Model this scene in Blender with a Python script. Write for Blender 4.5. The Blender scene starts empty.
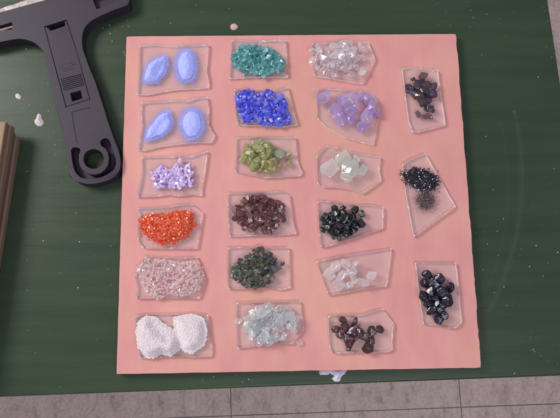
import bpy, bmesh, math, random
import numpy as np
from mathutils import Vector, Matrix, Euler, noise as mnoise

R = math.radians
scene = bpy.context.scene
COL = scene.collection
random.seed(7); rng = np.random.default_rng(11)

# ------------------------------------------------------------------ camera, light, exposure
ZT = 0.722                    # table top
ZB = 0.730                    # upper face of the pink board
GT = 0.0035                   # glass thickness
FPX = 600.0
CAM = np.array([-0.02417, -0.10463, 0.50879 + ZB]); EUL = (0.17925, -0.01707, -0.01696)
cd = bpy.data.cameras.new("camera"); cam = bpy.data.objects.new("camera", cd); COL.objects.link(cam)
cam.location = CAM; cam.rotation_euler = EUL
cd.sensor_width = 36; cd.lens = 36 * FPX / 560; cd.clip_start = 0.01; cd.clip_end = 60
scene.camera = cam

w = bpy.data.worlds.new("World"); scene.world = w; w.use_nodes = True
wn = w.node_tree.nodes; wl = w.node_tree.links
bgn = wn["Background"]; bgn.inputs[1].default_value = 0.86
tc = wn.new("ShaderNodeTexCoord"); sep = wn.new("ShaderNodeSeparateXYZ"); ramp = wn.new("ShaderNodeValToRGB")
wl.new(tc.outputs["Generated"], sep.inputs[0]); wl.new(sep.outputs[2], ramp.inputs[0])
ramp.color_ramp.elements[0].position = 0.0; ramp.color_ramp.elements[0].color = (.20, .18, .22, 1)
ramp.color_ramp.elements[1].position = 0.9; ramp.color_ramp.elements[1].color = (.58, .555, .66, 1)
e = ramp.color_ramp.elements.new(0.25); e.color = (.41, .38, .47, 1)
wl.new(ramp.outputs[0], bgn.inputs[0])

def area(name, loc, target, sx, sy, power, color):
    l = bpy.data.lights.new(name, "AREA"); l.shape = "RECTANGLE"; l.size = sx; l.size_y = sy
    l.energy = power; l.color = color
    o = bpy.data.objects.new(name, l); COL.objects.link(o); o.location = loc
    o.rotation_euler = (Vector(target) - Vector(loc)).to_track_quat("-Z", "Y").to_euler()
    return o
area("window_light", (-1.05, 0.50, ZT + 1.05), (0, 0, ZT), 0.55, 0.50, 23.0, (1.0, .97, .91))
area("overhead_fill", (0.35, -1.0, ZT + 1.6), (0, -.2, ZT), 1.2, 0.14, 14.5, (.95, .96, 1.0))  # unseen overhead lamp, added to light the floor and give the chips glints

scene.view_settings.view_transform = "Standard"; scene.view_settings.look = "None"
scene.view_settings.exposure = 0.0; scene.view_settings.gamma = 1.0
scene.render.engine = "CYCLES"
cy = scene.cycles
cy.use_denoising = True
cy.max_bounces = 14; cy.transmission_bounces = 12; cy.transparent_max_bounces = 64
cy.diffuse_bounces = 5; cy.glossy_bounces = 5
cy.caustics_reflective = True; cy.caustics_refractive = True
cy.blur_glossy = 0.4; cy.sample_clamp_indirect = 0.0

# ------------------------------------------------------------------ measuring: a point of the picture carried to a level plane
_ROT = np.array(Euler(EUL).to_matrix())
def un(px, py, z):
    d = _ROT @ np.array([(px - 280) / FPX, -(py - 209) / FPX, -1.0])
    p = CAM + d * ((z - CAM[2]) / d[2])
    return Vector((p[0], p[1], z))
def zr(ox, oy, pts, k=5.57):
    return [(ox + p[0] / k, oy + p[1] / k) + tuple(p[2:]) for p in pts]
PX = 0.000865                 # one photo pixel on the board, in metres

# ------------------------------------------------------------------ materials
def nodes(name):
    m = bpy.data.materials.new(name); m.use_nodes = True
    nt = m.node_tree
    return m, nt, nt.nodes["Principled BSDF"]
def N(nt, t, **kw):
    n = nt.nodes.new(t)
    for k, v in kw.items():
        if k.startswith("_"): n.inputs[k[1:]].default_value = v
        else: setattr(n, k, v)
    return n
def noise(nt, scale, detail=4, rough=.55, vec=None, stretch=None):
    t = N(nt, "ShaderNodeTexCoord"); n = N(nt, "ShaderNodeTexNoise", _Scale=scale, _Detail=detail, _Roughness=rough)
    if stretch:
        mp = N(nt, "ShaderNodeMapping"); mp.inputs["Scale"].default_value = stretch[:3]
        if len(stretch) > 3: mp.inputs["Rotation"].default_value = (0, 0, stretch[3])
        nt.links.new(t.outputs["Object"], mp.inputs[0]); nt.links.new(mp.outputs[0], n.inputs["Vector"])
    else: nt.links.new(t.outputs["Object"], n.inputs["Vector"])
    return n
def cramp(nt, src, stops):
    r = N(nt, "ShaderNodeValToRGB"); el = r.color_ramp.elements
    while len(el) < len(stops): el.new(0.5)
    for x, (p, c) in zip(el, stops): x.position = p; x.color = (*c, 1) if len(c) == 3 else c
    nt.links.new(src, r.inputs[0]); return r
def mix(nt, f, a, b, mode="MIX"):
    n = N(nt, "ShaderNodeMix", data_type="RGBA", blend_type=mode)
    for s, v in (("Factor", f), ("A", a), ("B", b)):
        i = [q for q in n.inputs if q.name == s and q.type == ("VALUE" if s == "Factor" else "RGBA")][0]
        if hasattr(v, "is_linked"): nt.links.new(v, i)
        else: i.default_value = v if s == "Factor" else (*v, 1)
    return [q for q in n.outputs if q.type == "RGBA"][0]
def bump(nt, b, src, strength, dist):
    n = N(nt, "ShaderNodeBump", _Strength=strength, _Distance=dist)
    nt.links.new(src, n.inputs["Height"])
    prev = b.inputs["Normal"]
    if prev.is_linked: nt.links.new(prev.links[0].from_socket, n.inputs["Normal"])
    nt.links.new(n.outputs[0], prev)
def math_(nt, op, a, b=None, c=None):
    n = N(nt, "ShaderNodeMath", operation=op)
    for i, v in enumerate((a, b, c)):
        if v is None: continue
        if hasattr(v, "is_linked"): nt.links.new(v, n.inputs[i])
        else: n.inputs[i].default_value = v
    return n.outputs[0]

def mat_board():
    m, nt, b = nodes("pink_board_coat")
    n1 = noise(nt, 7, 3); n2 = noise(nt, 60, 5, .6, stretch=(1, .35, 1)); n3 = noise(nt, 900, 2)
    base = cramp(nt, n1.outputs[0], [(.36, (.485, .240, .192)), (.50, (.490, .205, .215)), (.64, (.52, .268, .215))])
    c = mix(nt, .45, base.outputs[0], cramp(nt, n2.outputs[0], [(.3, (.46, .21, .185)), (.7, (.57, .285, .25))]).outputs[0])
    nt.links.new(c, b.inputs["Base Color"])
    b.inputs["Roughness"].default_value = .72; b.inputs["Specular IOR Level"].default_value = .3
    bump(nt, b, n3.outputs[0], .25, .0004); bump(nt, b, n2.outputs[0], .25, .0006)
    return m
def ring_mask(nt, cx, cy, rad, width, y0, y1):
    t = N(nt, "ShaderNodeTexCoord"); s = N(nt, "ShaderNodeSeparateXYZ"); nt.links.new(t.outputs["Object"], s.inputs[0])
    dx = math_(nt, "SUBTRACT", s.outputs[0], cx); dy = math_(nt, "SUBTRACT", s.outputs[1], cy)
    d = math_(nt, "SQRT", math_(nt, "ADD", math_(nt, "MULTIPLY", dx, dx), math_(nt, "MULTIPLY", dy, dy)))
    k = math_(nt, "SUBTRACT", 1.0, math_(nt, "DIVIDE", math_(nt, "ABSOLUTE", math_(nt, "SUBTRACT", d, rad)), width))
    k = math_(nt, "MAXIMUM", k, 0.0)
    k = math_(nt, "MULTIPLY", k, math_(nt, "GREATER_THAN", s.outputs[1], y0))
    k = math_(nt, "MULTIPLY", k, math_(nt, "LESS_THAN", s.outputs[1], y1))
    k = math_(nt, "MULTIPLY", k, math_(nt, "GREATER_THAN", s.outputs[0], cx))
    return k
def circle3(a, b, c):
    A = np.array([[2 * (b.x - a.x), 2 * (b.y - a.y)], [2 * (c.x - a.x), 2 * (c.y - a.y)]])
    q = np.array([b.x**2 - a.x**2 + b.y**2 - a.y**2, c.x**2 - a.x**2 + c.y**2 - a.y**2])
    s = np.linalg.solve(A, q); return s[0], s[1], math.hypot(a.x - s[0], a.y - s[1])
def mat_table():
    m, nt, b = nodes("green_bench_paint")
    n1 = noise(nt, 5, 4); n2 = noise(nt, 26, 6, .65, stretch=(.25, 3.2, 1, 0)); n3 = noise(nt, 420, 3)
    base = cramp(nt, n1.outputs[0], [(.3, (.020, .037, .019)), (.7, (.031, .053, .028))])
    c = mix(nt, .5, base.outputs[0], cramp(nt, n2.outputs[0], [(.3, (.013, .026, .013)), (.7, (.027, .047, .024))]).outputs[0])
    # rubbed arcs and fine scratches in the paint
    worn = noise(nt, 150, 5, .7)
    for pts, wd, amt in (([(514, 110), (522, 173), (488, 313)], .0032, .07), ([(500, 120), (508, 180), (478, 310)], .0012, .03)):
        p = [un(*q, ZT) for q in pts]; cx, cyy, rr = circle3(*p)
        k = math_(nt, "MULTIPLY", ring_mask(nt, cx, cyy, rr, wd, p[2].y, p[0].y), math_(nt, "MULTIPLY", worn.outputs[0], amt * 2))
        c = mix(nt, k, c, (.16, .18, .14))
    # bare dust haze and fine pale wear
    dust = cramp(nt, noise(nt, 300, 2, .4).outputs[0], [(.70, (0, 0, 0)), (.78, (1, 1, 1))])
    area_ = cramp(nt, noise(nt, 9, 2).outputs[0], [(.5, (0, 0, 0)), (.7, (.35, .35, .35))])
    c = mix(nt, mix(nt, 1.0, dust.outputs[0], area_.outputs[0], "MULTIPLY"), c, (.20, .20, .17))
    nt.links.new(c, b.inputs["Base Color"])
    rr = cramp(nt, n2.outputs[0], [(.3, (.34,) * 3), (.7, (.46,) * 3)]); nt.links.new(rr.outputs[0], b.inputs["Roughness"])
    b.inputs["Specular IOR Level"].default_value = .25
    bump(nt, b, n2.outputs[0], .22, .0012); bump(nt, b, n3.outputs[0], .10, .0003)
    return m
def mat_floor():
    m, nt, b = nodes("vinyl_floor")
    ang = R(0.9); g = .457; ja = (-.1026, -.2935)
    t = N(nt, "ShaderNodeTexCoord"); mp = N(nt, "ShaderNodeMapping"); mp.vector_type = "POINT"
    sub = N(nt, "ShaderNodeVectorMath", operation="SUBTRACT"); sub.inputs[1].default_value = (ja[0], ja[1], 0)
    nt.links.new(t.outputs["Object"], sub.inputs[0]); nt.links.new(sub.outputs[0], mp.inputs[0]); mp.inputs["Rotation"].default_value = (0, 0, -ang)
    s = N(nt, "ShaderNodeSeparateXYZ"); nt.links.new(mp.outputs[0], s.inputs[0])
    ks = []
    for i in (0, 1):
        f = math_(nt, "FRACT", math_(nt, "DIVIDE", s.outputs[i], g))
        d = math_(nt, "MINIMUM", f, math_(nt, "SUBTRACT", 1.0, f)); ks.append(math_(nt, "LESS_THAN", d, .0022))
    joint = math_(nt, "MAXIMUM", *ks)
    n1 = noise(nt, 30, 5, .65, stretch=(1.6, .7, 1)); n2 = noise(nt, 160, 3); n3 = noise(nt, 4, 2)
    base = cramp(nt, n1.outputs[0], [(.32, (.11, .065, .05)), (.45, (.41, .30, .26)), (.75, (.60, .47, .41))])
    c = mix(nt, .35, base.outputs[0], cramp(nt, n2.outputs[0], [(.3, (.18, .12, .10)), (.6, (.58, .45, .39))]).outputs[0])
    c = mix(nt, .25, c, cramp(nt, n3.outputs[0], [(.3, (.34, .27, .26)), (.7, (.54, .46, .46))]).outputs[0])
    c = mix(nt, joint, c, (.10, .075, .07))
    nt.links.new(c, b.inputs["Base Color"]); b.inputs["Roughness"].default_value = .5
    return m
def mat_clear(name, tint=(.985, .99, .985), rough=.0, wave=.12):
    m, nt, b = nodes(name)
    b.inputs["Base Color"].default_value = (*tint, 1); b.inputs["Transmission Weight"].default_value = 1
    b.inputs["IOR"].default_value = 1.52; b.inputs["Roughness"].default_value = rough
    n = noise(nt, 130, 2); bump(nt, b, n.outputs[0], wave, .0008)
    return m
def mat_chip(name, cols, clear=.3, rough=.06, refr=0.0, emboss=.15, f0=.07, edge=.7, grain=2.4):
    """coloured glass chips: a body that scatters light, CLEAR (the share seen straight through) and a polished skin; every chip or grain has its own shade"""
    m, nt, b = nodes(name); out = nt.nodes["Material Output"]; L = nt.links
    g = N(nt, "ShaderNodeObjectInfo"); gi = N(nt, "ShaderNodeNewGeometry")
    f = math_(nt, "FRACT", math_(nt, "ADD", g.outputs["Random"], gi.outputs["Random Per Island"]))
    k = len(cols) - 1
    c = cramp(nt, f, [(i / max(k, 1), q) for i, q in enumerate(cols)]).outputs[0]
    df = N(nt, "ShaderNodeBsdfDiffuse"); tl = N(nt, "ShaderNodeBsdfTranslucent"); L.new(c, df.inputs[0]); L.new(c, tl.inputs[0])
    def mx(fac, p, q):
        x = N(nt, "ShaderNodeMixShader")
        if hasattr(fac, "is_linked"): L.new(fac, x.inputs[0])
        else: x.inputs[0].default_value = fac
        L.new(p, x.inputs[1]); L.new(q, x.inputs[2]); return x.outputs[0]
    body = mx(.42, df.outputs[0], tl.outputs[0])
    lw = N(nt, "ShaderNodeLayerWeight"); lw.inputs[0].default_value = .5
    if refr:
        L.new(mix(nt, .5, c, (1, 1, 1)), b.inputs["Base Color"]); b.inputs["Transmission Weight"].default_value = 1; b.inputs["Roughness"].default_value = .03; b.inputs["IOR"].default_value = 1.5
        body = mx(refr, body, b.outputs[0])
    else: nt.nodes.remove(b)
    if clear:
        tr = N(nt, "ShaderNodeBsdfTransparent"); L.new(mix(nt, .45, c, (1, 1, 1)), tr.inputs[0])
        body = mx(math_(nt, "MULTIPLY", clear, math_(nt, "SUBTRACT", 1.0, math_(nt, "MULTIPLY", math_(nt, "POWER", lw.outputs["Facing"], 1.5), .8))), body, tr.outputs[0])
    gl = N(nt, "ShaderNodeBsdfGlossy"); gl.inputs["Roughness"].default_value = rough
    n = noise(nt, grain, 3); bp = N(nt, "ShaderNodeBump", _Strength=emboss, _Distance=.0008 if grain > 50 else .0005); L.new(n.outputs[0], bp.inputs["Height"]); L.new(bp.outputs[0], gl.inputs["Normal"])
    fr = math_(nt, "ADD", f0, math_(nt, "MULTIPLY", math_(nt, "POWER", lw.outputs["Facing"], 4.0), edge))
    L.new(mx(fr, body, gl.outputs[0]), out.inputs["Surface"])
    return m
def mat_powder(name, c1, c2, scale=1500, rough=.9):
    m, nt, b = nodes(name)
    n = noise(nt, scale, 3, .7); n2 = noise(nt, 160, 3)
    c = mix(nt, .5, cramp(nt, n.outputs[0], [(.35, c1), (.65, c2)]).outputs[0], cramp(nt, n2.outputs[0], [(.35, c1), (.65, c2)]).outputs[0])
    nt.links.new(c, b.inputs["Base Color"]); b.inputs["Roughness"].default_value = rough
    b.inputs["Specular IOR Level"].default_value = .2
    bump(nt, b, n.outputs[0], .6, .0006)
    return m
def mat_plain(name, c1, c2, rough=.5, scale=200, bmp=.15, metal=0.0, stretch=None, dist=.0004):
    m, nt, b = nodes(name)
    n = noise(nt, scale, 5, .6, stretch=stretch)
    nt.links.new(cramp(nt, n.outputs[0], [(.3, c1), (.7, c2)]).outputs[0], b.inputs["Base Color"])
    b.inputs["Roughness"].default_value = rough; b.inputs["Metallic"].default_value = metal; b.inputs["Specular IOR Level"].default_value = .28
    bump(nt, b, n.outputs[0], bmp, dist)
    return m

# ------------------------------------------------------------------ object helpers
def obj(name, bm, m, parent=None, smooth=None):
    me = bpy.data.meshes.new(name); bm.normal_update(); bm.to_mesh(me); bm.free()
    if m: me.materials.append(m)
    if smooth is not None:
        for p in me.polygons: p.use_smooth = True
        me.set_sharp_from_angle(angle=R(smooth))
    o = bpy.data.objects.new(name, me); COL.objects.link(o)
    if parent: o.parent = parent
    return o
def tag(o, label, cat, group=None, kind=None):
    o["label"] = label; o["category"] = cat
    if group: o["group"] = group
    if kind: o["kind"] = kind
    return o
def empty(name, loc, rz=0):
    o = bpy.data.objects.new(name, None); COL.objects.link(o); o.location = loc; o.rotation_euler = (0, 0, rz)
    o.empty_display_size = .01
    return o
def prism(bm, pts, z0, z1):
    lo = [bm.verts.new((p[0], p[1], z0)) for p in pts]; hi = [bm.verts.new((p[0], p[1], z1)) for p in pts]
    n = len(pts); a = sum(pts[i][0] * pts[(i + 1) % n][1] - pts[(i + 1) % n][0] * pts[i][1] for i in range(n))
    if a < 0: lo.reverse(); hi.reverse()
    top = bm.faces.new(hi); bm.faces.new(list(reversed(lo)))
    for i in range(n): bm.faces.new((lo[i], lo[(i + 1) % n], hi[(i + 1) % n], hi[i]))
    return top
def resample(pts, step, jit=0.0, closed=True):
    out = []; n = len(pts)
    for i in range(n if closed else n - 1):
        a, b = Vector(pts[i][:2]), Vector(pts[(i + 1) % n][:2]); k = max(1, round((b - a).length / step))
        for j in range(k):
            q = a.lerp(b, j / k)
            if jit: q += Vector((random.gauss(0, jit), random.gauss(0, jit)))
            out.append((q.x, q.y))
    return out
def box(bm, x0, x1, y0, y1, z0, z1):
    return prism(bm, [(x0, y0), (x1, y0), (x1, y1), (x0, y1)], z0, z1)
def bevel_top(bm, top, off, seg):
    bmesh.ops.bevel(bm, geom=list(top.edges), offset=off, segments=seg, profile=.6, affect="EDGES", clamp_overlap=True)
def in_poly(p, poly):
    x, y = p; c = False; j = len(poly) - 1
    for i in range(len(poly)):
        xi, yi = poly[i][:2]; xj, yj = poly[j][:2]
        if (yi > y) != (yj > y) and x < (xj - xi) * (y - yi) / (yj - yi) + xi: c = not c
        j = i
    return c
def edge_dist(p, poly):
    P = np.array(p); best = 1e9
    for i in range(len(poly)):
        a = np.array(poly[i][:2]); b = np.array(poly[(i + 1) % len(poly)][:2]); d = b - a
        t = max(0, min(1, float(np.dot(P - a, d) / max(np.dot(d, d), 1e-12)))); best = min(best, float(np.linalg.norm(P - a - t * d)))
    return best

# ------------------------------------------------------------------ the setting: floor, worktable
bm = bmesh.new(); box(bm, -6, 6, -6, 6, -.02, 0)
fl = obj("floor", bm, mat_floor()); fl["kind"] = "structure"

M_TABLE = mat_table()
e1, e2 = un(0, 397, ZT), un(560, 375.8, ZT); f1, f2 = un(548, 0, ZT), un(558.5, 70, ZT)
ux = (e2 - e1).normalized(); uy = (f1 - f2).normalized()
den = ux.x * uy.y - ux.y * uy.x; dd = f2 - e1; s_ = (dd.x * uy.y - dd.y * uy.x) / den
corner = e1 + ux * s_
root = empty("worktable", (corner.x, corner.y, 0)); tag(root, "dark green painted worktable with scuffs and white specks under the pink board", "table")
TL_, TW_ = 1.25, .70
quad = [corner, corner - ux * TL_, corner - ux * TL_ + uy * TW_, corner + uy * TW_]
bm = bmesh.new(); top = prism(bm, [(q.x, q.y) for q in quad], ZT - .03, ZT); bevel_top(bm, top, .0022, 3)
tt = obj("tabletop", bm, M_TABLE, root, smooth=40); tt.location = -Vector((corner.x, corner.y, 0))
for i, q in enumerate(quad):
    c = sum((Vector((p.x, p.y, 0)) for p in quad), Vector()) / 4; q0 = Vector((q.x, q.y, 0)); v = q0 + (c - q0).normalized() * .10
    bm = bmesh.new(); prism(bm, [(v.x + a * .025, v.y + b_ * .025) for a, b_ in ((-1, -1), (1, -1), (1, 1), (-1, 1))], 0, ZT - .0305)
    o = obj("leg", bm, M_TABLE, root); o.location = -Vector((corner.x, corner.y, 0))

# ------------------------------------------------------------------ the pink board
M_BOARD = mat_board()
qd = [un(126.5, 36.5, ZB), un(456, 34, ZB), un(481, 367.5, ZB), un(116.5, 374, ZB)]
out = []
for i in range(4):
    a, b = qd[i], qd[(i + 1) % 4]; n = 90; amp = (.00004, .00022, .00006, .00005)[i]; ph = random.random() * 9
    nrm = Vector((-(b - a).y, (b - a).x, 0)).normalized()
    for j in range(n):
        t = j / n; wv = amp * (math.sin(t * 61 + ph) + .8 * math.sin(t * 37 + 2 * ph) + random.gauss(0, .5)) if j else 0
        q = a.lerp(b, t) + nrm * wv
        out.append((q.x, q.y))
bm = bmesh.new(); top = prism(bm, out, ZT + .0003, ZB)
bmesh.ops.bevel(bm, geom=list(top.edges), offset=.0007, segments=2, affect="EDGES", clamp_overlap=True)
tag(obj("pink_board", bm, M_BOARD), "square pink coated board carrying four columns of glass samples", "board")

# ------------------------------------------------------------------ glass pieces
def mat_sheet():
    m, nt, b = nodes("clear_sheet_glass")
    o = nt.nodes["Material Output"]; nt.nodes.remove(b)
    tr = N(nt, "ShaderNodeBsdfTransparent"); tr.inputs[0].default_value = (.985, .985, .985, 1)
    gl = N(nt, "ShaderNodeBsdfGlossy"); gl.inputs["Roughness"].default_value = .02
    lw = N(nt, "ShaderNodeLayerWeight"); lw.inputs[0].default_value = .5
    fr = math_(nt, "ADD", .05, math_(nt, "MULTIPLY", math_(nt, "POWER", lw.outputs["Facing"], 5.0), .9))
    n = noise(nt, 120, 2); bp = N(nt, "ShaderNodeBump", _Strength=.15, _Distance=.0008); nt.links.new(n.outputs[0], bp.inputs["Height"])
    nt.links.new(bp.outputs[0], gl.inputs["Normal"]); nt.links.new(bp.outputs[0], lw.inputs["Normal"])
    mx = N(nt, "ShaderNodeMixShader"); nt.links.new(fr, mx.inputs[0]); nt.links.new(tr.outputs[0], mx.inputs[1]); nt.links.new(gl.outputs[0], mx.inputs[2])
    df = N(nt, "ShaderNodeBsdfDiffuse"); df.inputs[0].default_value = (.90, .85, .85, 1); m2 = N(nt, "ShaderNodeMixShader"); m2.inputs[0].default_value = .055
    nt.links.new(mx.outputs[0], m2.inputs[1]); nt.links.new(df.outputs[0], m2.inputs[2])
    nt.links.new(m2.outputs[0], o.inputs["Surface"])
    return m
M_GLASS = mat_sheet(); M_EDGE = mat_clear("cut_glass_edge", (.97, .97, .975), .12, .25); M_EDGE.node_tree.nodes["Principled BSDF"].inputs["Transmission Weight"].default_value = .48
def glass(region, pts, label):
    P = [un(x, y, ZB + GT * .6) for x, y in zr(*region, pts)]
    rs = resample([(p.x, p.y) for p in P], .0022, .00009)
    bm = bmesh.new(); top = prism(bm, rs, ZB + .0002, ZB + GT)
    bmesh.ops.bevel(bm, geom=list(top.edges), offset=.00055, segments=2, affect="EDGES", clamp_overlap=True)
    # a gently rippled cut edge
    for v in bm.verts:
        if v.co.z < ZB + .001: v.co.x += random.gauss(0, .00012); v.co.y += random.gauss(0, .00012)
    bmesh.ops.triangulate(bm, faces=[f for f in bm.faces if len(f.verts) > 4])
    bm.normal_update()
    for f in bm.faces: f.material_index = 0 if abs(f.normal.z) > .95 else 1
    o = obj("glass_piece", bm, M_GLASS); o.data.materials.append(M_EDGE)
    return tag(o, label, "glass", "clear glass pieces on the pink board")
G = {}
SH = {
 "A1": ((120, 25), [(108,118),(200,112),(300,122),(410,115),(492,110),(488,180),(480,240),(492,300),(494,348),(420,355),(330,358),(230,372),(150,388),(95,388),(108,300)], "clear glass piece under two periwinkle powder heaps, in the board's corner nearest the scraper"),
 "A2": ((120, 90), [(122,72),(200,68),(300,62),(380,65),(430,45),(487,42),(492,100),(490,180),(505,220),(528,250),(505,295),(440,292),(340,300),(220,315),(130,340),(100,335),(112,280),(125,200),(118,130)], "clear glass piece under periwinkle powder heaps, directly above the lilac beads' piece"),
 "A3": ((120, 145), [(122,68),(250,68),(400,66),(445,48),(487,35),(478,100),(465,180),(455,240),(455,285),(400,275),(320,285),(270,275),(220,285),(95,290),(110,230),(125,150)], "clear glass piece with a heap of small opaque lilac beads"),
 "A4": ((120, 195), [(98,75),(160,75),(250,70),(340,55),(400,52),(430,75),(463,100),(450,150),(440,220),(428,298),(300,298),(150,297),(122,290),(100,245),(105,160),(115,110)], "clear glass piece with the bright orange-red grains"),
 "A5": ((120, 245), [(140,65),(250,72),(350,75),(430,68),(455,130),(475,195),(460,230),(438,298),(300,296),(180,298),(92,298),(100,240),(85,170),(115,120)], "clear glass piece covered by fine pinkish clear crystals"),
 "A6": ((120, 305), [(88,60),(150,55),(250,52),(400,55),(490,55),(500,150),(512,230),(510,285),(420,290),(300,285),(200,290),(112,295),(100,200)], "clear glass piece loaded with two coarse white powder heaps"),
 "B1": ((210, 25), [(122,85),(250,92),(340,88),(422,88),(425,180),(432,292),(300,290),(200,292),(108,300),(120,200)], "rectangular clear glass piece with the teal chips"),
 "B2": ((210, 80), [(133,55),(200,60),(300,65),(360,60),(432,42),(445,90),(465,170),(488,250),(400,262),(300,255),(200,255),(155,250),(145,180),(140,110)], "clear glass piece nearly covered by royal blue chips"),
 "B3": ((210, 130), [(150,45),(250,42),(400,42),(475,42),(480,100),(485,180),(515,235),(500,255),(400,262),(310,268),(220,250),(140,232),(148,140)], "clear glass piece with the olive green chips"),
 "B4": ((210, 180), [(100,75),(200,72),(330,70),(415,65),(442,85),(450,150),(460,220),(480,300),(400,305),(250,310),(110,315),(102,200)], "clear glass piece with the heap of reddish brown chips"),
 "B5": ((210, 235), [(100,72),(250,72),(438,72),(442,180),(445,295),(390,305),(330,295),(260,293),(180,300),(102,300),(98,180)], "clear glass piece with the dark moss green chips"),
 "B6": ((215, 290), [(120,72),(250,70),(380,65),(475,65),(480,140),(492,212),(430,300),(350,298),(200,315),(125,325),(120,200)], "clear glass piece with icy grey clear chips, below the moss green chips"),
 "C1": ((300, 25), [(65,105),(150,100),(250,95),(378,95),(395,140),(418,190),(380,270),(345,328),(280,320),(180,300),(80,285),(72,180)], "pointed clear glass piece crowded with small clear chips, beside the teal chips"),
 "C2": ((300, 80), [(92,68),(160,50),(250,58),(330,72),(400,80),(440,125),(440,190),(425,260),(408,362),(350,350),(250,320),(150,265),(97,215),(95,130)], "curved clear glass piece with the violet chunks"),
 "C3": ((300, 130), [(148,88),(220,105),(300,130),(380,140),(448,152),(438,220),(450,280),(400,320),(348,355),(280,330),(200,320),(130,320),(97,300),(95,200),(92,148)], "many sided clear glass piece with six large pale green-white chunks"),
 "C4": ((300, 190), [(98,62),(200,70),(300,85),(400,85),(465,98),(460,150),(462,212),(350,250),(230,290),(130,320),(118,320),(105,200)], "tapering clear glass piece with green-black chips"),
 "C5": ((300, 245), [(92,92),(200,68),(350,45),(440,32),(508,20),(495,130),(480,230),(350,245),(220,270),(158,280),(130,200)], "slanted clear glass piece with a loose group of water clear chunks"),
 "C6": ((310, 300), [(102,88),(200,85),(290,85),(350,65),(405,48),(465,130),(455,200),(458,275),(430,290),(300,290),(200,295),(128,295),(108,260),(105,160)], "clear glass piece with dark wine-brown chunks and a cut corner"),
 "D1": ((380, 50), [(122,105),(160,98),(230,108),(320,112),(330,200),(345,300),(362,418),(215,458),(180,460),(160,400),(140,250)], "upright clear glass piece with smoky purple chunks"),
 "D2": ((380, 140), [(125,135),(180,105),(250,75),(300,160),(360,270),(420,372),(310,450),(190,540),(165,420),(140,280)], "kite shaped clear glass piece with two patches of black grit"),
 "D3": ((390, 250), [(140,72),(250,72),(365,72),(378,180),(388,300),(398,400),(362,435),(320,435),(260,418),(185,412),(165,260)], "upright clear glass piece with the glossy blue-black nuggets"),
}
for k, (rg, pts, lab) in SH.items(): G[k] = glass(rg, pts, lab)
ZG = ZB + GT                  # upper face of the glass

# ------------------------------------------------------------------ chips
def hull(block, n, flat):
    bm = bmesh.new(); pts = []
    ax = Vector((1.0, random.uniform(.66, .95), flat * random.uniform(.85, 1.1)))
    if random.random() < block:                                   # a block with broken corners
        for sx in (-1, 1):
            for sy in (-1, 1):
                for sz in (-1, 1):
                    v = Vector((sx * random.uniform(.45, .85), sy * random.uniform(.45, .85), sz * random.uniform(.5, .8)))
                    if random.random() < .3: pts += [v * .92 + Vector((-sx * .25, 0, 0)), v * .92 + Vector((0, -sy * .25, 0)), v * .9 + Vector((0, 0, -sz * .3))]
                    else: pts.append(v)
        pts += [Vector((random.choice((-1, 1)) * random.uniform(.8, 1.0), random.uniform(-.4, .4), random.uniform(-.4, .4)))]
    else:
        while len(pts) < n:
            v = Vector((random.gauss(0, 1), random.gauss(0, 1), random.gauss(0, 1)))
            if v.length < .1: continue
            v.normalize()
            if all((v - p).length > .5 for p in pts) or random.random() < .05: pts.append(v * random.uniform(.88, 1.08))
    for v in pts: bm.verts.new((v.x * ax.x, v.y * ax.y, v.z * ax.z))
    r = bmesh.ops.convex_hull(bm, input=list(bm.verts))
    bmesh.ops.delete(bm, geom=list({g for g in r["geom_interior"] + r["geom_unused"] if isinstance(g, bmesh.types.BMVert)}), context="VERTS")
    bmesh.ops.dissolve_limit(bm, angle_limit=R(12), verts=list(bm.verts), edges=list(bm.edges))
    bmesh.ops.bevel(bm, geom=list(bm.edges), offset=.045, segments=1, affect="EDGES", clamp_overlap=True)
    bmesh.ops.recalc_face_normals(bm, faces=list(bm.faces))
    return bm
def settle(P, rad, z0, iters=220, pull=.02):
    """let round proxies sink, push apart and rest on each other"""
    P = np.array(P, float); r = np.array(rad, float); home = P[:, :2].copy(); n = len(P)
    if n == 0: return P
    for it in range(iters):
        P[:, 2] -= .00009
        P[:, :2] += (home - P[:, :2]) * pull
        for _ in range(2):
            d = P[:, None, :] - P[None, :, :]; L = np.sqrt((d ** 2).sum(2)) + 1e-9
            need = (r[:, None] + r[None, :]) * .60 - L; np.fill_diagonal(need, -1)
            need = np.maximum(need, 0); P += (d / L[:, :, None] * need[:, :, None] * .25).sum(1)
            P[:, 2] = np.maximum(P[:, 2], z0 + r * .50)
    return P
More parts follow.
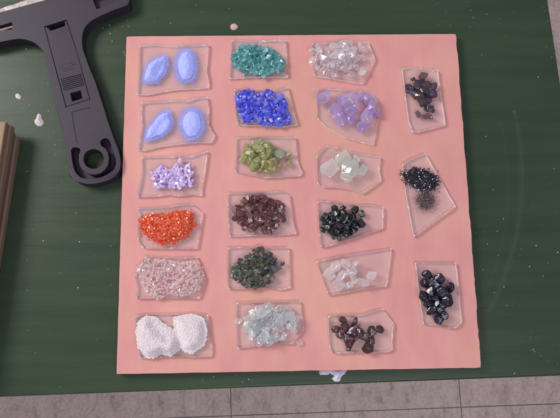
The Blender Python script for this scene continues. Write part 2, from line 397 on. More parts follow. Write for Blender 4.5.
def chips(name, label, cat, group, m, spots=None, poly=None, n=0, r=(2.0, 2.6), flat=.68, z=None, nv=8, pts=(10, 14), special=None, heap=1.0, block=.2, clear_from=()):
    """spots: (px, py, r_px) one by one; poly + n: a heap filling that outline"""
    z = ZG if z is None else z
    S = []
    for q in spots or []:
        v = un(q[0], q[1], z + .002); S.append((v.x, v.y, z + random.uniform(.4, 1.0) * q[2] * PX, q[2] * PX))
    if poly:
        Q = [tuple(un(x, y, z + .002))[:2] for x, y in poly]
        xs = [q[0] for q in Q]; ys = [q[1] for q in Q]; k = 0; dmax = max(edge_dist((random.uniform(min(xs), max(xs)), random.uniform(min(ys), max(ys))), Q) for _ in range(40))
        tries = 0
        while k < n and tries < 60000:
            tries += 1
            p = (random.uniform(min(xs), max(xs)), random.uniform(min(ys), max(ys)))
            rr = random.triangular(r[0] * .5, r[1] * 1.2, r[1]) * PX
            if not in_poly(p, Q): continue
            dd_ = edge_dist(p, Q)
            if dd_ < rr * .6: continue
            if random.random() > .35 + .65 * min(1, dd_ / dmax * 1.6) ** heap: continue
            if any((p[0] - a) ** 2 + (p[1] - b) ** 2 < (c + rr * .6) ** 2 for a, b, _, c in S[:len(spots or [])]): continue
            S.append((p[0], p[1], z + rr + random.uniform(0, 1) * .009 * min(1, dd_ / dmax * 1.5), rr)); k += 1
    P = settle([s[:3] for s in S], [s[3] for s in S], z)
    meshes = []
    for i in range(nv):
        o = obj(name, hull(block, random.randint(*pts), flat), m); meshes.append(o.data); bpy.data.objects.remove(o)
    ns = len(spots or [])
    for i, (p, s) in enumerate(zip(P, S)):
        o = bpy.data.objects.new(name, meshes[i % nv]); COL.objects.link(o)
        o.location = p; o.scale = (s[3] * (1.22 if i < ns else 1.2),) * 3
        lift = p[2] - z > s[3] * .95
        t = .55 if lift else .16
        o.rotation_euler = (random.gauss(0, t), random.gauss(0, t), random.uniform(0, 6.28))
        if special and i in special: tag(o, special[i], cat)
        else: tag(o, label, cat, group)

# --- column of powders, beads and grains
chips("lilac_bead", "small opaque lilac glass bead in the heap on its clear glass piece", "glass bead", "lilac beads",
      mat_chip("lilac_glass", [(.66, .50, .84), (.74, .60, .90), (.80, .68, .93)], .05, .2, f0=.05), nv=9, block=.35, flat=.85,
      spots=zr(120, 145, [(335, 85, 3.0)], 5.57), special={0: "lilac glass bead topmost in the picture of its heap, by the piece's upper edge"},
      poly=zr(120, 145, [(170,150),(220,115),(300,92),(330,95),(400,100),(420,170),(412,242),(330,240),(240,240),(180,248)]), n=128, r=(1.7, 2.5))
chips("teal_glass_chip", "teal glass chip in the heap on its clear glass piece", "glass chip", "teal chips",
      mat_chip("teal_glass", [(.06, .38, .40), (.14, .50, .52), (.32, .68, .68), (.08, .42, .44)], .46, emboss=.5), nv=10,
      poly=zr(210, 25, [(112,150),(180,108),(260,108),(340,118),(385,165),(415,210),(408,265),(370,262),(290,280),(200,278),(145,250),(115,200)]), n=215, r=(2.0, 2.9))
chips("blue_glass_chip", "royal blue glass chip in the heap on its clear glass piece", "glass chip", "royal blue chips",
      mat_chip("blue_glass", [(.09, .10, .82), (.16, .18, .90), (.36, .39, .95), (.11, .12, .87)], .42, .1, emboss=.5), nv=10,
      poly=zr(210, 80, [(140,55),(250,55),(350,62),(415,90),(455,170),(478,235),(400,252),(330,255),(250,240),(158,240),(142,150)]), n=235, r=(2.1, 3.0), heap=.6)
chips("olive_glass_chip", "olive green glass chip in the heap beside the big flat grey-green chip", "glass chip", "olive chips",
      mat_chip("olive_glass", [(.48, .48, .15), (.38, .42, .17), (.56, .55, .27), (.52, .55, .33), (.58, .46, .17)], .36, emboss=.4), nv=10,
      spots=zr(210, 130, [(440,135,3.2),(440,185,3.0),(392,190,3.2),(240,215,3.4),(180,165,3.4),(205,90,2.8),(318,225,3.4)]),
      poly=zr(210, 130, [(160,130),(200,72),(290,60),(345,60),(350,160),(380,200),(320,235),(235,225),(175,182)]), n=50, r=(3.0, 4.6), flat=.75)
chips("olive_glass_slab", "big flat grey-green glass chip on top of the olive chips", "glass chip", None,
      mat_chip("sage_glass", [(.33, .38, .25), (.33, .38, .25)], .12, .18, emboss=.3), nv=1, flat=.42, pts=(10, 11),
      spots=zr(210, 130, [(385,128,7.0)]), special={0: "big flat grey-green glass chip beside the olive chips"})
chips("brown_glass_chip", "reddish brown glass chip in the heap on its clear glass piece", "glass chip", "brown chips",
      mat_chip("brown_glass", [(.19, .055, .06), (.34, .13, .14), (.10, .03, .04), (.42, .25, .25)], .48, .05, f0=.06, edge=.4, emboss=.8), nv=10,
      spots=zr(210, 180, [(400,145,3.2),(410,222,3.0),(190,270,3.2),(255,292,2.0)]),
      poly=zr(210, 180, [(132,140),(195,90),(270,88),(345,105),(400,150),(410,225),(390,262),(310,296),(250,290),(180,280),(140,220)]), n=140, r=(2.6, 3.6))
chips("amber_glass_chip", "single amber orange glass chip at the rim of the brown heap", "glass chip", None,
      mat_chip("amber_glass", [(.42, .12, .03), (.42, .12, .03)], .3), nv=1,
      spots=zr(210, 180, [(335,122,2.6)]), special={0: "single amber orange glass chip at the rim of the brown heap"})
chips("moss_glass_chip", "dark moss green glass chip in the heap on its clear glass piece", "glass chip", "moss green chips",
      mat_chip("moss_glass", [(.07, .08, .055), (.15, .17, .11), (.23, .25, .21), (.06, .06, .10), (.32, .28, .12)], .50, .05, f0=.06, edge=.4, emboss=.8), nv=10,
      spots=zr(210, 235, [(405,160,2.6),(385,182,2.4),(125,185,2.0)]),
      poly=zr(210, 235, [(112,222),(128,170),(200,125),(235,82),(300,88),(362,108),(380,165),(368,195),(355,242),(280,292),(180,288),(130,250)]), n=180, r=(2.2, 3.2))
M_ICE = mat_chip("ice_glass", [(.90, .93, .94), (.95, .96, .97), (.80, .85, .87)], .87, .03, 0, .8, .09, .85)
chips("clear_glass_chip", "icy grey clear glass chip in the heap below the moss green chips", "glass chip", "icy clear chips",
      M_ICE, nv=10, spots=zr(215, 290, [(130,172,3.4),(360,205,4.8),(275,185,5.4),(350,105,4.4),(205,130,4.0)]),
      special={0: "clear glass chip lying across the side edge of its glass piece, by the icy heap"},
      poly=zr(215, 290, [(155,130),(250,82),(375,85),(435,125),(460,200),(415,235),(395,275),(300,298),(200,305),(185,215),(160,190)]), n=84, r=(3.6, 5.0))
chips("clear_glass_chip", "", "glass chip", None, M_ICE, nv=2, z=ZB, spots=[(215 + 470 / 5.57, 290 + 290 / 5.57, 3.9)],
      special={0: "stray clear glass chip lying on the pink board beside its glass piece"})
M_CLEAR = mat_chip("clear_glass", [(.95, .90, .92), (.97, .95, .96), (.88, .82, .85)], .88, .03, 0, .8, .09, .85)
chips("clear_glass_chip", "clear glass chip in the crowded layer beside the teal chips", "glass chip", "crowded clear chips",
      M_CLEAR, nv=10, spots=zr(300, 25, [(345,260,5.0),(285,275,3.6),(100,118,3.8),(150,155,4.6),(250,245,5.2)]),
      special={0: "oval clear glass chip apart from the crowd, toward the pointed corner of its piece"},
      poly=zr(300, 25, [(75,110),(130,95),(230,92),(330,98),(378,112),(350,200),(332,245),(280,265),(180,280),(95,282),(72,200)]), n=72, r=(3.5, 5.0))
M_VIO = mat_chip("violet_glass", [(.70, .56, .90), (.80, .70, .95), (.62, .48, .86)], .80, .04, 0, .8, .10, .85)
chips("violet_glass_chunk", "violet glass chunk in the loose cluster on the curved glass piece", "glass chunk", "violet chunks", M_VIO, nv=11,
      spots=zr(300, 80, [(128,103,7.8),(290,130,9.4),(205,175,7.6),(215,215,7.1),(370,205,8.5),(352,262,8.0),(280,218,6.4),(405,150,8.0),(232,118,5.9),(426,185,4.0),(280,178,7.1),(335,92,5.9),(385,108,5.9)]),
      special={0: "lone violet glass chunk by the glass piece's corner away from the cluster"})
chips("pale_glass_chunk", "large pale green-white glass chunk in the cluster of six", "glass chunk", "pale green-white chunks",
      mat_chip("pale_glass", [(.88, .96, .90), (.95, .98, .96), (.80, .92, .84)], .82, .03, .05, .9, .09, .95), nv=6,
      spots=zr(300, 130, [(165,215,9.3),(275,218,9.3),(235,160,8.9),(250,265,7.3),(350,225,5.8),(310,165,5.4)]),
      special={0: "leftmost of the six pale green-white glass chunks", 1: "central pale glass chunk that the other five of its cluster surround", 2: "topmost of the six pale green-white glass chunks", 3: "lowest of the six pale green-white glass chunks", 4: "rightmost of the six pale green-white glass chunks", 5: "small pale glass chunk between the topmost and rightmost of its cluster"})
chips("black_green_glass_chip", "shiny green-black glass chip in the ragged heap on its glass piece", "glass chip", "green-black chips",
      mat_chip("black_green_glass", [(.006, .011, .012), (.010, .018, .017), (.010, .008, .020), (.018, .026, .022)], .08, .07, f0=.075, edge=.4, emboss=1.0), nv=10,
      spots=zr(300, 190, [(305,112,4.4),(348,132,3.4),(340,185,4.6),(190,108,3.8),(240,102,3.6),(148,148,4.0),(125,160,2.6),(128,222,3.4),(285,235,3.2),(222,262,3.0),(190,255,3.4)]),
      poly=zr(300, 190, [(125,180),(170,130),(250,120),(310,130),(340,165),(320,210),(260,250),(200,262),(140,230)]), n=66, r=(3.0, 4.2))
M_WATER = mat_chip("water_glass", [(.96, .93, .95), (.98, .97, .98), (.92, .90, .92)], .80, .03, .05, .9, .10, .95)
chips("clear_glass_chunk", "rounded water clear glass chunk in the loose group on the slanted piece", "glass chunk", "water clear chunks", M_WATER, nv=11,
      spots=zr(300, 245, [(195,120,6.6),(165,170,7.0),(220,218,6.2),(250,100,6.2),(235,172,5.7),(300,108,4.8),(285,150,5.1),(298,185,5.1),(272,228,4.8),(345,205,6.6),(402,170,5.7)]),
      special={9: "water clear chunk next to the rightmost one on the slanted piece", 10: "rightmost water clear chunk on the slanted piece, apart from the rest"})
M_WINE = mat_chip("wine_glass", [(.07, .012, .028), (.16, .05, .085), (.03, .007, .014), (.24, .12, .18)], .55, .07, f0=.075, edge=.45, emboss=1.0)
chips("wine_glass_chunk", "dark wine-brown glass chunk in the scattered group", "glass chunk", "wine-brown chunks", M_WINE, nv=14, block=.1, flat=.55, poly=zr(310, 300, [(140,160),(190,120),(270,130),(300,170),(320,215),(260,225),(200,250),(180,210)]), n=14, r=(1.8, 3.2),
      spots=zr(310, 300, [(150,165,5.2),(168,195,4.4),(245,122,5.0),(185,115,4.0),(240,178,6.0),(275,185,5.4),(305,205,4.4),(388,163,4.4),(345,172,4.6),(322,262,6.2),(222,245,5.4),(205,212,4.2),(195,150,4.6),(345,228,4.2),(215,265,3.4)]))
M_SMOKE = mat_chip("smoke_glass", [(.06, .035, .085), (.11, .07, .15), (.03, .02, .05), (.20, .11, .11)], .50, .07, f0=.075, edge=.45, emboss=1.0)
chips("smoky_glass_chunk", "smoky purple glass chunk in the cluster on the upright piece", "glass chunk", "smoky purple chunks", M_SMOKE, nv=12, block=.05, poly=zr(380, 50, [(165,225),(205,180),(270,170),(320,190),(320,260),(270,285),(215,275)]), n=30, r=(2.0, 3.6),
      spots=zr(380, 50, [(245,148,5.4),(210,195,5.4),(170,235,5.4),(245,230,6.2),(285,240,6.2),(295,205,4.8),(215,258,5.2),(235,292,4.8),(270,322,4.6),(290,328,3.8),(185,165,3.0),(270,280,3.8),(255,200,5.2),(160,205,3.6),(230,180,4.2)]))
chips("pale_smoky_chunk", "pale smoky glass chunk apart below the purple cluster", "glass chunk", "pale smoky chunks",
      mat_chip("pale_smoke_glass", [(.24, .17, .20), (.20, .14, .17)], .55), nv=3,
      spots=zr(380, 50, [(215,357,3.6),(262,368,4.2),(282,372,3.0)]),
      special={0: "small pale smoky chunk standing alone under the purple cluster"})
chips("black_glass_nugget", "rounded glossy blue-black glass nugget in the cluster on its upright piece", "glass nugget", "blue-black nuggets",
      mat_chip("black_glass", [(.006, .005, .014), (.010, .008, .024), (.016, .013, .034)], .0, .07, f0=.075, edge=.4, emboss=1.0), nv=12, block=0, pts=(14, 20),
      spots=zr(390, 250, [(207,138,5.0),(278,160,5.6),(195,185,4.8),(240,188,5.6),(228,228,5.6),(292,240,6.6),(336,212,5.2),(188,258,5.8),(255,265,4.6),(262,300,5.2),(318,282,6.2),(235,332,6.0),(268,322,5.0),(303,362,4.6),(272,386,4.8),(215,300,4.2),(295,305,4.8)]), flat=.8,
      special={14: "blue-black nugget nearest the cut lower corner of its glass piece"})

# ------------------------------------------------------------------ powders and fine grit (uncountable grains)
def tetra(bm, p, r, slim=1.0):
    q = Euler((random.uniform(0, 6), random.uniform(0, 6), random.uniform(0, 6))).to_matrix()
    vs = [bm.verts.new(Vector(p) + q @ (Vector(v) * r * random.uniform(.75, 1.2))) for v in ((1, 0, 0), (-1, 0, 0), (0, .85 * slim, 0), (0, -.85 * slim, 0), (0, 0, .8 * slim), (0, 0, -.8 * slim))]
    for a, b, c in ((0, 2, 4), (2, 1, 4), (1, 3, 4), (3, 0, 4), (2, 0, 5), (1, 2, 5), (3, 1, 5), (0, 3, 5)): bm.faces.new((vs[a], vs[b], vs[c]))
class Heap:
    """height of a heap over an outline: rises softly from the rim, with bumps and an optional crease or dent"""
    def __init__(s, poly, height, soft, dents=(), z=None, rough=.10):
        s.z = ZG if z is None else z
        s.d = [(Vector(tuple(un(a, b, s.z))[:2]), Vector(tuple(un(c, d, s.z))[:2]), w_ * PX, dep) for a, b, c, d, w_, dep in dents]
        s.grid([tuple(un(x, y, s.z))[:2] for x, y in poly], height, soft, rough)
    def grid(s, Q, height, soft, rough):
        s.lip = 0; s.Q = Q; s.g = .0006; m = .004; xs = [q[0] for q in Q]; ys = [q[1] for q in Q]
        s.x0 = min(xs) - m; s.y0 = min(ys) - m; nx = int((max(xs) - s.x0 + m) / s.g) + 2; ny = int((max(ys) - s.y0 + m) / s.g) + 2
        H = np.zeros((nx, ny)); seed = random.uniform(0, 50)
        for i in range(nx):
            for j in range(ny):
                x, y = s.x0 + i * s.g, s.y0 + j * s.g
                if in_poly((x, y), Q): t = min(1, edge_dist((x, y), Q) / soft); H[i, j] = height * (1 - (1 - t) ** 2) if soft < .004 else height * (t * t * (3 - 2 * t)) ** .75
        for _ in range(max(1, int(soft / .0022))):
            P = np.pad(H, 1, mode="edge"); H = (P[1:-1, 1:-1] * 2 + P[2:, 1:-1] + P[:-2, 1:-1] + P[1:-1, 2:] + P[1:-1, :-2]) / 6
        for i in range(nx):
            for j in range(ny):
                if H[i, j] <= 0: continue
                p = Vector((s.x0 + i * s.g, s.y0 + j * s.g)); h = H[i, j]
                h *= 1 + rough * mnoise.noise(Vector((p.x * 260, p.y * 260, seed))) + rough * .6 * mnoise.noise(Vector((p.x * 800, p.y * 800, seed)))
                for a, b, wd, dep in s.d:
                    ab = b - a; k = max(0, min(1, (p - a).dot(ab) / max(ab.length_squared, 1e-12))); q = (p - a - ab * k).length / wd
                    if q < 1: h -= min(dep, h * .72) * (1 - q * q) ** 2
                H[i, j] = max(h, .00006)
        s.H = H
    def at(s, x, y):
        u, v = (x - s.x0) / s.g, (y - s.y0) / s.g; i, j = int(u), int(v)
        if u < 0 or v < 0 or i >= s.H.shape[0] - 1 or j >= s.H.shape[1] - 1: return -1
        u -= i; v -= j; h = (s.H[i, j] * (1 - u) + s.H[i + 1, j] * u) * (1 - v) + (s.H[i, j + 1] * (1 - u) + s.H[i + 1, j + 1] * u) * v
        return h if h > .00005 else -1
    def mesh(s, bm, step):
        xs = [q[0] for q in s.Q]; ys = [q[1] for q in s.Q]; V = {}
        nx = int((max(xs) - min(xs)) / step) + 2; ny = int((max(ys) - min(ys)) / step) + 2
        for i in range(nx):
            for j in range(ny):
                x = min(xs) + i * step; y = min(ys) + j * step; h = s.at(x, y)
                if h >= s.lip * random.uniform(.4, 4.5): V[i, j] = bm.verts.new((x + random.gauss(0, step * .15), y + random.gauss(0, step * .15), s.z + .00005 + h + random.gauss(0, step * .16) * min(1, h / .0008)))
        for i in range(nx):
            for j in range(ny):
                k = [V.get(q) for q in ((i, j), (i + 1, j), (i + 1, j + 1), (i, j + 1))]
                if all(k): bm.faces.new(k)
    def grains(s, bm, n, r, spread=0.0, cover=1.0, slim=1.0):
        """grains over the heap and, thinning out, round its rim"""
        xs = [q[0] for q in s.Q]; ys = [q[1] for q in s.Q]; e = spread * 3; k = 0; tries = 0
        while k < n and tries < n * 30:
            tries += 1
            x = random.uniform(min(xs) - e, max(xs) + e); y = random.uniform(min(ys) - e, max(ys) + e); h = s.at(x, y)
            if h < 0:
                if not spread or random.random() > math.exp(-edge_dist((x, y), s.Q) / spread): continue
                h = 0
            elif random.random() > (cover if not s.lip or h < .0009 else .06): continue
            rr = random.uniform(*r) * PX; tetra(bm, (x, y, s.z + h + rr * .5), rr, slim * random.uniform(.8, 1.25) if slim < 1 else 1.0); k += 1
def peri(hp):
    hp.lip = .00014; return hp
def heap(name, label, cat, m, parts, group=None):
    bm = bmesh.new()
    for hp, step, gr in parts:
        if step: hp.mesh(bm, step)
        for g in gr: hp.grains(bm, *g)
    return tag(obj(name, bm, m), label, cat, group, "stuff")
def ell(ox, oy, cx, cy_, rx, ry, n=26, jag=.06):
    return zr(ox, oy, [(cx + rx * math.cos(t) * random.uniform(1 - jag, 1 + jag), cy_ + ry * math.sin(t) * random.uniform(1 - jag, 1 + jag)) for t in [6.2832 * i / n for i in range(n)]])

M_PERI = mat_powder("periwinkle_powder", (.33, .37, .77), (.43, .47, .89))
def shrink(P, k):
    cx = sum(p[0] for p in P) / len(P); cy_ = sum(p[1] for p in P) / len(P)
    return [(cx + (p[0] - cx) * k, cy_ + (p[1] - cy_) * k) for p in P]
leaf1 = zr(120, 25, [(120,322),(130,270),(150,215),(200,180),(264,160),(274,210),(257,270),(212,322),(160,332)])
leaf2 = zr(120, 90, [(130,288),(145,220),(190,160),(240,112),(282,108),(298,170),(286,222),(240,262),(180,282)])
c1 = (120 + 215 / 5.57, 25 + 278 / 5.57, 120 + 250 / 5.57, 25 + 215 / 5.57); c2 = (120 + 205 / 5.57, 90 + 240 / 5.57, 120 + 268 / 5.57, 90 + 150 / 5.57)
heap("powder_heap", "pointed periwinkle powder heap with a creased ridge, nearest the scraper", "powder heap", M_PERI,
     [(peri(Heap(shrink(leaf1, .90), .0048, .0060, [(*c1, 8, .0030)])), .00045, [(7000, (.15, .27), .0011, 1.0)])])
heap("powder_heap", "rounded oval periwinkle powder heap beside the teal chips", "powder heap", M_PERI,
     [(peri(Heap(ell(120, 25, 368, 230, 54, 88), .0034, .0075)), .00045, [(10000, (.15, .27), .0019, 1.0)])])
heap("powder_heap", "leaf shaped periwinkle powder heap with a long dark crease, above the lilac beads", "powder heap", M_PERI,
     [(peri(Heap(shrink(leaf2, .90), .0048, .0060, [(*c2, 9, .0030)])), .00045, [(7000, (.15, .27), .0011, 1.0)])])
heap("powder_heap", "roundish periwinkle powder heap beside the royal blue chips", "powder heap", M_PERI,
     [(peri(Heap(ell(120, 90, 400, 190, 60, 82), .0032, .0075)), .00045, [(10000, (.15, .27), .0019, 1.0)])])
M_WHITE = mat_chip("white_grit", [(.92, .83, .86), (.96, .91, .93), (.97, .94, .95)], grain=300, clear=.0, rough=.3, f0=.03)
hl = Heap(zr(120, 305, [(92,150),(108,90),(148,62),(200,72),(240,105),(290,135),(328,190),(328,250),(282,280),(230,268),(190,292),(150,288),(108,240)]), .0078, .0065,
          [(120 + 195 / 5.57, 305 + 105 / 5.57, 120 + 262 / 5.57, 305 + 168 / 5.57, 9, .0068)])
hr = Heap(zr(120, 305, [(305,75),(400,58),(462,78),(478,150),(462,222),(400,264),(350,248),(334,190),(312,140)]), .0056, .0070)
heap("grit_heap", "coarse white grit heap with a hollow scooped in its crest", "grit heap", M_WHITE, [(hl, .0005, [(3600, (.45, .80), .0004)])])
heap("grit_heap", "domed coarse white grit heap without a hollow", "grit heap", M_WHITE, [(hr, .0005, [(2800, (.45, .80), .0005)])])
M_ORANGE = mat_chip("orange_glass", [(.92, .10, .035), (.84, .06, .025), (.96, .24, .08), (.97, .48, .28), (.88, .075, .03)], grain=300, clear=.25, rough=.06)
ho = Heap(shrink(zr(120, 195, [(108,140),(160,105),(250,112),(340,85),(412,95),(425,160),(390,222),(300,268),(230,275),(160,240),(120,200)]), .92), .0036, .0060)
heap("orange_grit", "bright orange-red fine glass grit heaped on its glass piece", "glass grit", M_ORANGE, [(ho, .0007, [(1700, (.85, 1.6), .0009)])])
M_PINKC = mat_chip("pinkish_crystal", [(.97, .86, .87), (.98, .93, .93), (.95, .82, .84)], grain=300, clear=.74, rough=.04, f0=.08)
hp_ = Heap(shrink(zr(120, 245, [(92,125),(140,72),(250,84),(340,105),(432,88),(466,190),(445,255),(350,285),(270,275),(205,305),(135,255)]), .94), .0030, .0060)
heap("crystal_grit", "fine pinkish clear crystal grit spread over its glass piece", "glass grit", M_PINKC, [(hp_, None, [(780, (1.3, 2.5), .0006, 1.0, .62)])])
M_BGRIT = mat_chip("black_grit", [(.010, .008, .016), (.02, .016, .03), (.05, .045, .07)], grain=300, clear=.0, rough=.12, f0=.10)
hb = Heap(zr(380, 140, [(128,190),(190,162),(255,172),(308,208),(318,245),(282,278),(212,264),(150,230)]), .0032, .0050)
heap("black_grit", "shiny coarse black grit heap with strays round it", "glass grit", M_BGRIT, [(hb, .0007, [(1300, (.6, 1.15), .0012)])])
hs = Heap(ell(380, 140, 255, 338, 42, 40), .0012, .0060)
heap("black_powder", "fine black powder smudge below the coarse black grit", "glass powder", M_BGRIT, [(hs, None, [(4200, (.14, .34), .0020)])])

# ------------------------------------------------------------------ the scraper
M_PLASTIC = mat_plain("dark_plastic", (.021, .014, .026), (.030, .021, .036), .5, 900, .12)
def worn(m):
    """pale rubbed scratches and dust caught in the grain of the plastic"""
    nt = m.node_tree; b = nt.nodes["Principled BSDF"]; src = b.inputs["Base Color"].links[0].from_socket
    n1 = noise(nt, 60, 6, .75, stretch=(1, .12, 1, .3)); n2 = noise(nt, 22, 3); n3 = noise(nt, 700, 2, .4)
    k1 = cramp(nt, n1.outputs[0], [(.60, (0, 0, 0)), (.72, (.5, .5, .5))]).outputs[0]; k2 = cramp(nt, n2.outputs[0], [(.45, (0, 0, 0)), (.65, (1, 1, 1))]).outputs[0]
    k3 = cramp(nt, n3.outputs[0], [(.70, (0, 0, 0)), (.76, (.35, .35, .35))]).outputs[0]
    c = mix(nt, mix(nt, 1.0, k1, k2, "MULTIPLY"), src, (.085, .070, .095))
    c = mix(nt, k3, c, (.16, .14, .16)); nt.links.new(c, b.inputs["Base Color"])
worn(M_PLASTIC)
M_PLASTIC2 = mat_plain("slider_plastic", (.018, .011, .024), (.027, .017, .034), .5, 900, .10)
M_STEEL = mat_plain("dusty_blade_steel", (.20, .16, .16), (.45, .39, .38), .55, 260, .3, .35)
HS = .0125; zt = ZT + HS
def hi(pts): return [tuple(un(x, y, zt))[:2] for x, y in pts]
def lo(pts, z=.003): return [tuple(un(x, y, ZT + z))[:2] for x, y in pts]
outline = (hi([(-16, 45), (0, 42), (12.5, 39.6), (22, 39.0), (32, 41.5), (38, 45.5), (43.5, 52), (46.5, 63), (49.5, 78), (53.5, 94), (57, 109), (60.9, 126), (65.9, 147), (68.4, 166)])
           + lo([(73, 178), (81, 184), (93.5, 186.3), (105, 184.3), (112, 182), (119.4, 177), (123, 168), (122, 157), (118.3, 145), (114.2, 135), (110.6, 125), (107, 113), (103.4, 102), (98.2, 86), (92.8, 73), (88, 60), (85.6, 52), (85.3, 41), (88, 32.5), (95, 25.5), (111, 17.5), (128.5, 10.8), (131.5, 8)])
           + hi([(128, -6), (123, -24), (44, 0.5), (0, 12.5), (-20, 18), (-22, 34)]))
def spline(P, sub):
    out = []; n = len(P)
    for i in range(n):
        a, b, c, d = (Vector(P[(i + k) % n]) for k in (-1, 0, 1, 2))
        sharp = (c - b).length > .02
        for j in range(1 if sharp else sub):
            t = j / sub
            q = b if sharp else .5 * ((2 * b) + (c - a) * t + (2 * a - 5 * b + 4 * c - d) * t * t + (3 * b - a - 3 * c + d) * t ** 3)
            out.append((q.x, q.y))
    return out
bm = bmesh.new(); top = prism(bm, spline(outline, 4), ZT + .0004, zt); bevel_top(bm, top, .0036, 5)
body = obj("body", bm, M_PLASTIC)
cuts = []
def cut(pts, depth, through=False):
    bm = bmesh.new(); prism(bm, pts, (ZT - .01) if through else zt - depth, zt + .01)
    o = obj("cutter", bm, None); md = body.modifiers.new("cut", "BOOLEAN"); md.operation = "DIFFERENCE"; md.solver = "EXACT"; md.object = o; cuts.append(o)
# slider bed, window above it, shallow thumb panel, end slot round the ring, ring hole, two head recesses
cut(hi([(44.0, 26.5), (66.6, 19.6), (76.6, 50), (90.3, 99.4), (65.7, 107.5), (50.3, 50)]), .0026)
cut(hi([(47.0, 25.6), (63.6, 20.6), (65.0, 25.6), (50.5, 30.2)]), .0095)
cut(hi([(71.5, 112), (91, 107), (104, 136), (97, 137), (86, 138.5), (76.5, 143)]), .0005)
SL = [(95,150),(103,137),(125,132),(146,138),(152,152),(143,180),(142,215),(152,250),(175,275),(205,292),(240,296),(272,287),(300,265),(318,235),(322,200),(316,165),(300,140),(280,128),(270,112),(270,96),(285,82),(305,78),(322,88),(332,110),(348,150),(362,200),(366,235),(352,268),(325,290),(280,312),(225,324),(180,322),(150,312),(125,288),(110,255),(100,205)]
cut(hi(zr(55, 125, SL, 5.975)), .0090)
cut(hi([(93.6 + 10.3 * math.cos(t), 159 + 9.9 * math.sin(t)) for t in [6.2832 * i / 32 for i in range(32)]]), 0, True)
cut(hi([(-14, 28.5), (0, 25.6), (11.8, 22.2), (12.8, 26), (11.8, 29.6), (0, 30.6), (-13, 33)]), .0060)
cut(hi([(92.4, -4), (93.2, 1), (96.6, 9.4), (115.8, 1.6), (112, -9)]), .0060)
bpy.context.view_layer.update()
me = bpy.data.meshes.new_from_object(body.evaluated_get(bpy.context.evaluated_depsgraph_get()))
body.modifiers.clear(); body.data = me
for p in me.polygons: p.use_smooth = True
me.set_sharp_from_angle(angle=R(32))
for o in cuts: bpy.data.objects.remove(o)
c0 = un(60, 60, ZT); scr = empty("scraper", (c0.x, c0.y, ZT)); inv = -Vector((c0.x, c0.y, ZT))
tag(scr, "dark plastic T-shaped razor scraper with a hanging ring and dusty blade edge", "scraper")
def sub(o): o.parent = scr; o.location = inv; return o
sub(body)
# blade reaching out of the head
bm = bmesh.new(); b1 = hi([(-22, 22), (44, 2.5), (100, -14), (98, -22), (40, -5.5), (20, 0.6), (12, 3.2), (0, 7.2), (-24, 14.2)])
prism(bm, resample(b1, .003, .00012), zt - .0032, zt - .0022); sub(obj("blade", bm, M_STEEL))
# a piece of the blade clamp in the head's recess
bm = bmesh.new(); prism(bm, hi([(-12, 29.8), (0, 27.0), (11, 23.8), (11.4, 25.8), (0, 29.2), (-12, 32)]), zt - .0060, zt - .0030); sub(obj("blade_clamp", bm, mat_plain("brown_clamp_metal", (.10, .06, .05), (.26, .17, .14), .5, 300, .3, .3)))
# locking slider
z2 = zt - .0004
bm = bmesh.new()
sp = [(44.7, 27.2), (46.4, 26.6), (50.0, 31.0), (65.2, 26.2), (64.6, 21.0), (66.2, 20.4), (76.0, 50), (89.5, 98.9), (66.2, 106.6), (50.9, 50)]
top = prism(bm, hi(sp), zt - .0024, z2); bevel_top(bm, top, .0003, 2)
for i in range(8):                                              # grip ridges
    t = i / 7; ya = 76.6 + t * 12.6; yb = 71.6 + t * 12.0; xa = 59.6 + t * 3.4; xb = 80.0 + t * 3.4
    P = hi([(xa, ya), (xb, yb), (xb + .2, yb + .95), (xa + .2, ya + .95)]); tp = prism(bm, P, z2 - .0002, z2 + .0007)
for i, (a, b, c, d) in enumerate([(60, 66.5, 62.6, 64.6), (61.6, 68.6, 64.6, 67.6), (64.4, 63.6, 66.6, 63.0), (66.2, 66.9, 69.4, 65.7), (69.2, 62.6, 72.4, 61.4), (71.2, 64.4, 74.6, 63.2), (62.6, 70.6, 72.6, 67.4)]):   # worn raised mark
    P = hi([(a, b), (c, d), (c + .25, d + .8), (a + .25, b + .8)]); prism(bm, P, z2 - .0002, z2 + .00025)
sl = obj("locking_slider", bm, M_PLASTIC2)
bm = bmesh.new(); prism(bm, hi([(69.9, 93.0), (80.6, 90.2), (82.2, 98.4), (71.8, 101.6)]), zt - .0060, zt + .01)
cc = obj("cutter", bm, None); md = sl.modifiers.new("cut", "BOOLEAN"); md.operation = "DIFFERENCE"; md.solver = "EXACT"; md.object = cc
md = body.modifiers.new("cut", "BOOLEAN"); md.operation = "DIFFERENCE"; md.solver = "EXACT"
bm = bmesh.new(); prism(bm, hi([(70.2, 93.2), (80.4, 90.6), (81.8, 98.2), (72.0, 101.2)]), zt - .0100, zt + .01); c3 = obj("cutter", bm, None); c3.parent = None
body.location = (0, 0, 0); body.parent = None; md.object = c3
bpy.context.view_layer.update(); dg = bpy.context.evaluated_depsgraph_get()
for o_ in (sl, body):
    me = bpy.data.meshes.new_from_object(o_.evaluated_get(dg)); o_.modifiers.clear(); o_.data = me
for p in body.data.polygons: p.use_smooth = True
body.data.set_sharp_from_angle(angle=R(32))
for o in (cc, c3): bpy.data.objects.remove(o)
sub(sl); sub(body)

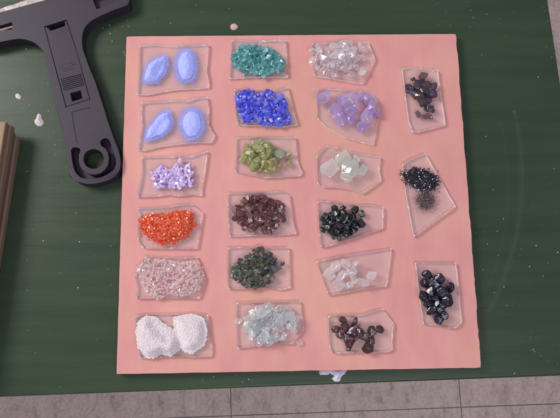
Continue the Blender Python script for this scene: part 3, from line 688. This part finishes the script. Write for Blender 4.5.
# ------------------------------------------------------------------ small wooden boards stacked at the table's side
def mat_wood(name, a, b_):
    m, nt, b = nodes(name)
    n = noise(nt, 40, 6, .65, stretch=(6, .5, 6)); n2 = noise(nt, 12, 3)
    c = mix(nt, .3, cramp(nt, n.outputs[0], [(.3, a), (.7, b_)]).outputs[0], cramp(nt, n2.outputs[0], [(.3, a), (.7, b_)]).outputs[0])
    nt.links.new(c, b.inputs["Base Color"]); b.inputs["Roughness"].default_value = .65; bump(nt, b, n.outputs[0], .3, .0006)
    return m
pc, pd = un(21.3, 139.5, ZT), un(0, 273, ZT)
yv = (pc - pd).normalized(); ang = math.atan2(yv.y, yv.x) - math.pi / 2; xv = Vector((yv.y, -yv.x, 0))
labs = ["bottom wooden board of the low stack near the scraper's ring end", "second wooden board up from the table in the low stack", "third wooden board up, just under the topmost of the stack", "topmost lighter tan wooden board of the low stack"]
cols = [((.14, .08, .055), (.24, .15, .11)), ((.085, .048, .035), (.16, .095, .07)), ((.15, .09, .065), (.25, .16, .115)), ((.15, .092, .055), (.25, .16, .10))]
hh = 0
for i, (lab, cl) in enumerate(zip(labs, cols)):
    th = (.0068, .0055, .0070, .0066)[i]; ins = (0, .0022, .0010, .0030)[i]; up = (0, .003, .0065, .007)[i]
    bm = bmesh.new(); tp = box(bm, -.085, 0, -.22, 0, 0, th)
    bmesh.ops.bevel(bm, geom=list(bm.edges), offset=.0006, segments=2, affect="EDGES")
    o = obj("wooden_board", bm, mat_wood("wood_%s" % ("red", "dark", "brown", "tan")[i], *cl), smooth=40)
    q = pc - xv * ins + yv * up; o.location = (q.x, q.y, ZT + .0003 + hh); o.rotation_euler = (0, 0, ang + (0, .008, -.006, .004)[i]); hh += th + .0002
    tag(o, lab, "board", "wooden boards in the low stack")

# ------------------------------------------------------------------ spots, scraps and dust on the table
def blob(name, poly, h, m, label, cat, rough=.0002):
    Q = [tuple(un(x, y, ZT))[:2] for x, y in poly]
    bm = bmesh.new(); hp = Heap.__new__(Heap); hp.z = ZT; hp.d = []; hp.grid(Q, h, h * 1.6, .25)
    hp.mesh(bm, .0004)
    return tag(obj(name, bm, m), label, cat)
M_PLASTER = mat_plain("white_plaster", (.42, .38, .38), (.62, .57, .58), .8, 900, .5)
blob("plaster_crumb", zr(0, 100, [(150,55),(160,58),(166,78),(174,90),(165,104),(152,104),(140,95),(138,82),(146,72)], 3.98), .0022, M_PLASTER, "ragged white plaster crumb between the scraper and the wooden boards", "crumb")
blob("plaster_crumb", zr(0, 0, [(62,376),(74,374),(84,386),(80,396),(64,390)], 3.98), .0012, M_PLASTER, "small white crumb beside the scraper's handle, above the larger one", "crumb")
blob("pink_drop", [(178.2 + 3.6 * math.cos(t), 27 + 3.2 * math.sin(t)) for t in [6.2832 * i / 18 for i in range(18)]] + [], .0010, mat_plain("pale_pink_drip", (.42, .27, .28), (.50, .34, .35), .6, 600, .2), "round pink drip on the green table beyond the board's edge", "drip").location = un(234 + 12.5, 27, ZT) - un(178.2 + 12.5, 27, ZT)
blob("glue_lump", [(319, 369), (349, 367.5), (344, 373.5), (340, 377), (339, 380.5), (335, 381.5), (332.5, 378.5), (335, 375.5), (331, 373), (320, 374)], .0030, mat_plain("lilac_glue", (.36, .34, .42), (.62, .58, .68), .6, 350, .5), "lilac-white dried glue lump squeezed from under the board's lower edge", "glue")
bm = bmesh.new()
spots = zr(0, 0, [(105,195,1.2),(95,395,.9),(70,382,.8)], 3.98) + zr(70, 0, [(315,203,1.2),(322,270,1.3),(265,228,.9),(338,332,1.0),(420,215,1.1),(470,215,.9),(240,405,1.0),(455,165,.8),(360,250,.6)], 8) + zr(0, 100, [(193,45,1.4),(218,130,1.0),(243,160,1.1),(220,180,1.0),(106,147,1.1),(108,285,1.5),(85,15,1.0),(118,20,1.0),(90,35,.8),(60,5,.8),(45,85,.7)], 3.98) \
    + zr(0, 200, [(302,53,1.3),(173,163,1.3),(317,167,1.4),(312,349,1.6),(110,360,1.1),(132,120,.8),(240,290,.8),(108,240,.8),(390,118,.8)], 3.98) + zr(0, 313, [(142,160,1.0),(110,70,.8),(385,105,.7),(238,295,.9)], 3.98) \
    + zr(420, 0, [(470,307,1.2),(245,220,.8),(525,228,.8)], 3.98) + zr(420, 105, [(262,125,1.4),(290,338,1.4),(532,253,.9),(375,28,.9)], 3.98) + zr(420, 210, [(332,35,1.0),(222,90,1.0),(307,84,1.0),(268,135,.9),(311,181,.9),(462,142,1.2),(436,225,1.4),(548,168,1.5),(510,210,.9),(334,306,1.2),(295,328,1.0),(250,238,.9),(490,262,1.0),(345,380,.8)], 3.98) \
    + zr(420, 313, [(450,145,1.3),(456,154,1.0),(375,240,1.1),(440,148,.8)], 3.98) + zr(140, 350, [(295,107,1.0),(435,117,1.3),(410,128,1.1),(250,122,.9)], 4) + zr(120, 0, [(287,42,1.2),(178,82,1.0),(383,30,.9),(265,18,.9),(150,60,.6),(120,75,.6)], 3.5) + [(413, 382, 1.0)] + zr(120, 25, [(22,152,1.1),(26,162,1.4),(30,172,1.0)], 5.57)
for x, y, r in spots:
    v = un(x, y, ZT); rr = r * PX * random.uniform(.5, .72); tetra(bm, (v.x, v.y, ZT + rr * .35), rr)
for k in range(130):
    if random.random() < .6: x, y = random.gauss(60, 60), random.gauss(70, 60)
    else: x, y = random.uniform(-5, 565), random.uniform(-5, 375)
    v = un(x, y, ZT)
    if v.x > corner.x - .01 or v.y < corner.y + .016: continue
    rr = random.uniform(.12, .34) * PX; tetra(bm, (v.x, v.y, ZT + rr * .35), rr)
tag(obj("dust_specks", bm, M_PLASTER), "scattered white dust specks on the green table", "dust", kind="stuff")
